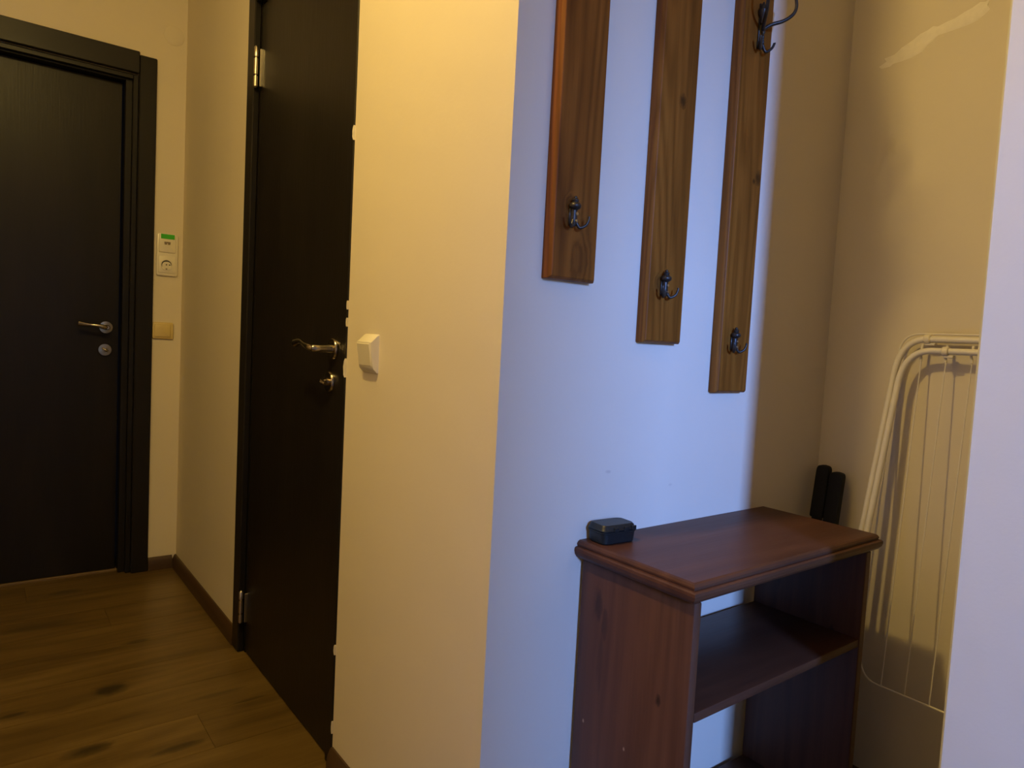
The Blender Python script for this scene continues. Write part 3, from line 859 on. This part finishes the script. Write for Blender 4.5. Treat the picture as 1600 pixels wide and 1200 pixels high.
bm = loft(BM(), [(0.072, 0.043, 0.010, z + 0.0003), (0.076, 0.047, 0.011, z + 0.002), (0.079, 0.049, 0.011, z + 0.0195), (0.082, 0.052, 0.012, z + 0.0205), (0.082, 0.052, 0.012, z + 0.0228)])
obj('base', bm, M['black_case'], cs, smooth=True)
bm = loft(BM(), [(0.081, 0.051, 0.012, z + 0.0234), (0.082, 0.052, 0.012, z + 0.0240), (0.082, 0.052, 0.012, z + 0.0255), (0.078, 0.048, 0.011, z + 0.0272), (0.076, 0.046, 0.011, z + 0.0318), (0.071, 0.041, 0.010, z + 0.0345)])
lid = obj('lid', bm, M['black_case'], cs, smooth=True)
for kx in (-0.012, 0.012, 0.030):
    bm = BM(); box(bm, kx - 0.005, kx + 0.005, -0.0275, -0.0235, 0.0228, 0.0310, bev=0.001)
    bmesh.ops.transform(bm, matrix=Matrix.Translation((0.016, 0.868, z)) @ rot, verts=bm.verts[:])
    obj('latch', bm, M['black_case'], lid)

# ------------------------------------------------------------------ two black padded bars in the corner
def pad_bar(yc, ztop, xt, label):
    lean = 0.14
    t = thing('padded_bar', label, 'bar', (xt - ztop * lean, yc, 0), group='black padded bars in the alcove corner')
    def X(zz):
        return xt - (ztop - zz) * lean
    bm = BM()
    w, th = 0.033, 0.019
    outl = []
    zb_ = ztop - 0.128
    for i in range(9):
        a = math.pi * i / 8
        outl.append((yc + w / 2 * (abs(math.cos(a)) ** 0.45) * (1 if math.cos(a) >= 0 else -1), ztop - 0.014 + 0.014 * math.sin(a)))
    outl += [(yc - w / 2 * 1.0, zb_ + 0.004), (yc - w / 2 * 0.85, zb_), (yc + w / 2 * 0.85, zb_), (yc + w / 2, zb_ + 0.004)]
    a = [bm.verts.new((X(q) - th / 2, p, q)) for p, q in outl]; b_ = [bm.verts.new((X(q) + th / 2, p, q)) for p, q in outl]
    n = len(outl)
    for i in range(n):
        bm.faces.new((a[i], a[(i + 1) % n], b_[(i + 1) % n], b_[i]))
    bm.faces.new(a); bm.faces.new(b_[::-1])
    obj('pad', bm, M['black_pad'], t, bevel=0.0035, seg=2)
    bm = BM(); lathe(bm, (X(zb_ - 0.012), yc, zb_ - 0.012), (lean, 0, 1), [(0, 0.008), (0.003, 0.0125), (0.011, 0.0125), (0.014, 0.009)], 18)
    obj('collar', bm, M['black_pad'], t, smooth=True)
    bm = BM(); tube(bm, [(X(0.002), yc, 0.002), (X(zb_ - 0.01), yc, zb_ - 0.01)], 0.007, 12)
    obj('shaft', bm, M['black_case'], t, smooth=True)
    return t
pad_bar(0.8640, 0.769, 0.748, 'black padded bar with rounded top, deepest in the alcove corner')
pad_bar(0.8265, 0.759, 0.742, 'black padded bar with rounded top, on the drying rack side of its twin')

# ------------------------------------------------------------------ folded drying rack
rk_ = thing('drying_rack', 'folded white drying rack leaning on the alcove end wall', 'drying rack', (0.69, 0.49, 0))
def u_frame(name, yl_top, yl_bot, yr_top, yr_bot, x_top, x_bot, z_top, r, rad, zfoot=0.006):
    def leg_pt(z, side):
        t = (z - 0.0) / z_top
        x = x_bot + (x_top - x_bot) * t
        yl = yl_bot + (yl_top - yl_bot) * t; yr = yr_bot + (yr_top - yr_bot) * t
        return Vector((x, yl if side else yr, z))
    p = [leg_pt(zfoot, 1), leg_pt(0.3, 1), leg_pt(0.6, 1), leg_pt(z_top - rad * 1.4, 1)]
    p += arc(leg_pt(z_top - rad * 1.4, 1), leg_pt(z_top, 1), leg_pt(z_top, 1) + Vector((0, -rad, 0)), 10)[1:]
    q = arc(leg_pt(z_top, 0) + Vector((0, rad, 0)), leg_pt(z_top, 0), leg_pt(z_top - rad * 1.4, 0), 10)
    p += q + [leg_pt(0.6, 0), leg_pt(0.3, 0), leg_pt(zfoot, 0)]
    bm = BM(); tube(bm, p, r, 14)
    return obj(name, bm, M['rack_tube'], rk_, smooth=True)
outer = u_frame('outer_frame', 0.7155, 0.776, 0.262, 0.240, 0.757, 0.615, 1.0845, 0.0070, 0.058)
inner = u_frame('inner_frame', 0.6990, 0.758, 0.278, 0.258, 0.741, 0.598, 1.0590, 0.0070, 0.058)
# wire panel
XT, XB, ZT, ZB = 0.762, 0.688, 1.096, 0.312
def wx(z):
    return XB + (XT - XB) * (z - ZB) / (ZT - ZB)
def wp(y_, z_):
    return Vector((wx(z_), y_, z_))
rad = 0.045
path = [wp(0.50, ZB)] + arc(wp(0.718 - rad, ZB), wp(0.718, ZB), wp(0.718, ZB + rad * 1.5), 8) + [wp(0.718, 0.6)] + arc(wp(0.718, ZT - rad), wp(0.718, ZT), wp(0.718 - rad, ZT), 8) + [wp(0.50, ZT)]
path += arc(wp(0.262 + rad, ZT), wp(0.262, ZT), wp(0.262, ZT - rad), 8) + [wp(0.262, 0.6)] + arc(wp(0.262, ZB + rad), wp(0.262, ZB), wp(0.262 + rad, ZB), 8) + [wp(0.50, ZB)]
bm = BM(); tube(bm, path, 0.0022, 8, cap=False)
pan = obj('rod_frame', bm, M['rack_tube'], rk_, smooth=True)
yy = 0.6655
while yy > 0.28:
    bm = BM(); tube(bm, [wp(yy, ZB), Vector((wx(1.041) - 0.010, yy, 1.041))], 0.0013, 8)
    obj('wire', bm, M['rack_tube'], pan, smooth=True)
    bm = BM(); tube(bm, [Vector((wx(1.041) - 0.010, yy, 1.036)), Vector((wx(1.06) - 0.008, yy + 0.004, 1.052)), Vector((wx(1.06) - 0.004, yy + 0.002, 1.072))], 0.0030, 8)
    obj('wire_end', bm, M['rack_clip'], pan, smooth=True)
    yy -= 0.0495
# clips on the top bars
def clip(x, y_, z_):
    bm = BM(); tube(bm, [(x, y_ + 0.0065, z_), (x, y_ + 0.005, z_), (x, y_ - 0.005, z_), (x, y_ - 0.0065, z_)], [0.0088, 0.0102, 0.0102, 0.0088], 16)
    box(bm, x - 0.003, x + 0.006, y_ - 0.016, y_ + 0.003, z_ - 0.014, z_ - 0.008, bev=0.001)
    obj('clip', bm, M['rack_clip'], rk_, smooth=True)
clip(0.757, 0.660, 1.0845)
clip(0.741, 0.616, 1.0590)
clip(0.757, 0.320, 1.0845)
clip(0.741, 0.340, 1.0590)
for yy_, xx in ((0.776, 0.615), (0.240, 0.615), (0.758, 0.598), (0.258, 0.598)):
    bm = BM(); lathe(bm, (xx + 0.0006, yy_, 0.0004), (0.12, 0, 1), [(0, 0.0092), (0.003, 0.0098), (0.024, 0.0090), (0.026, 0.0072)], 14)
    obj('foot_cap', bm, M['rack_clip'], rk_, smooth=True)

for o in bpy.data.objects:
    if '_o' in o:
        del o['_o']
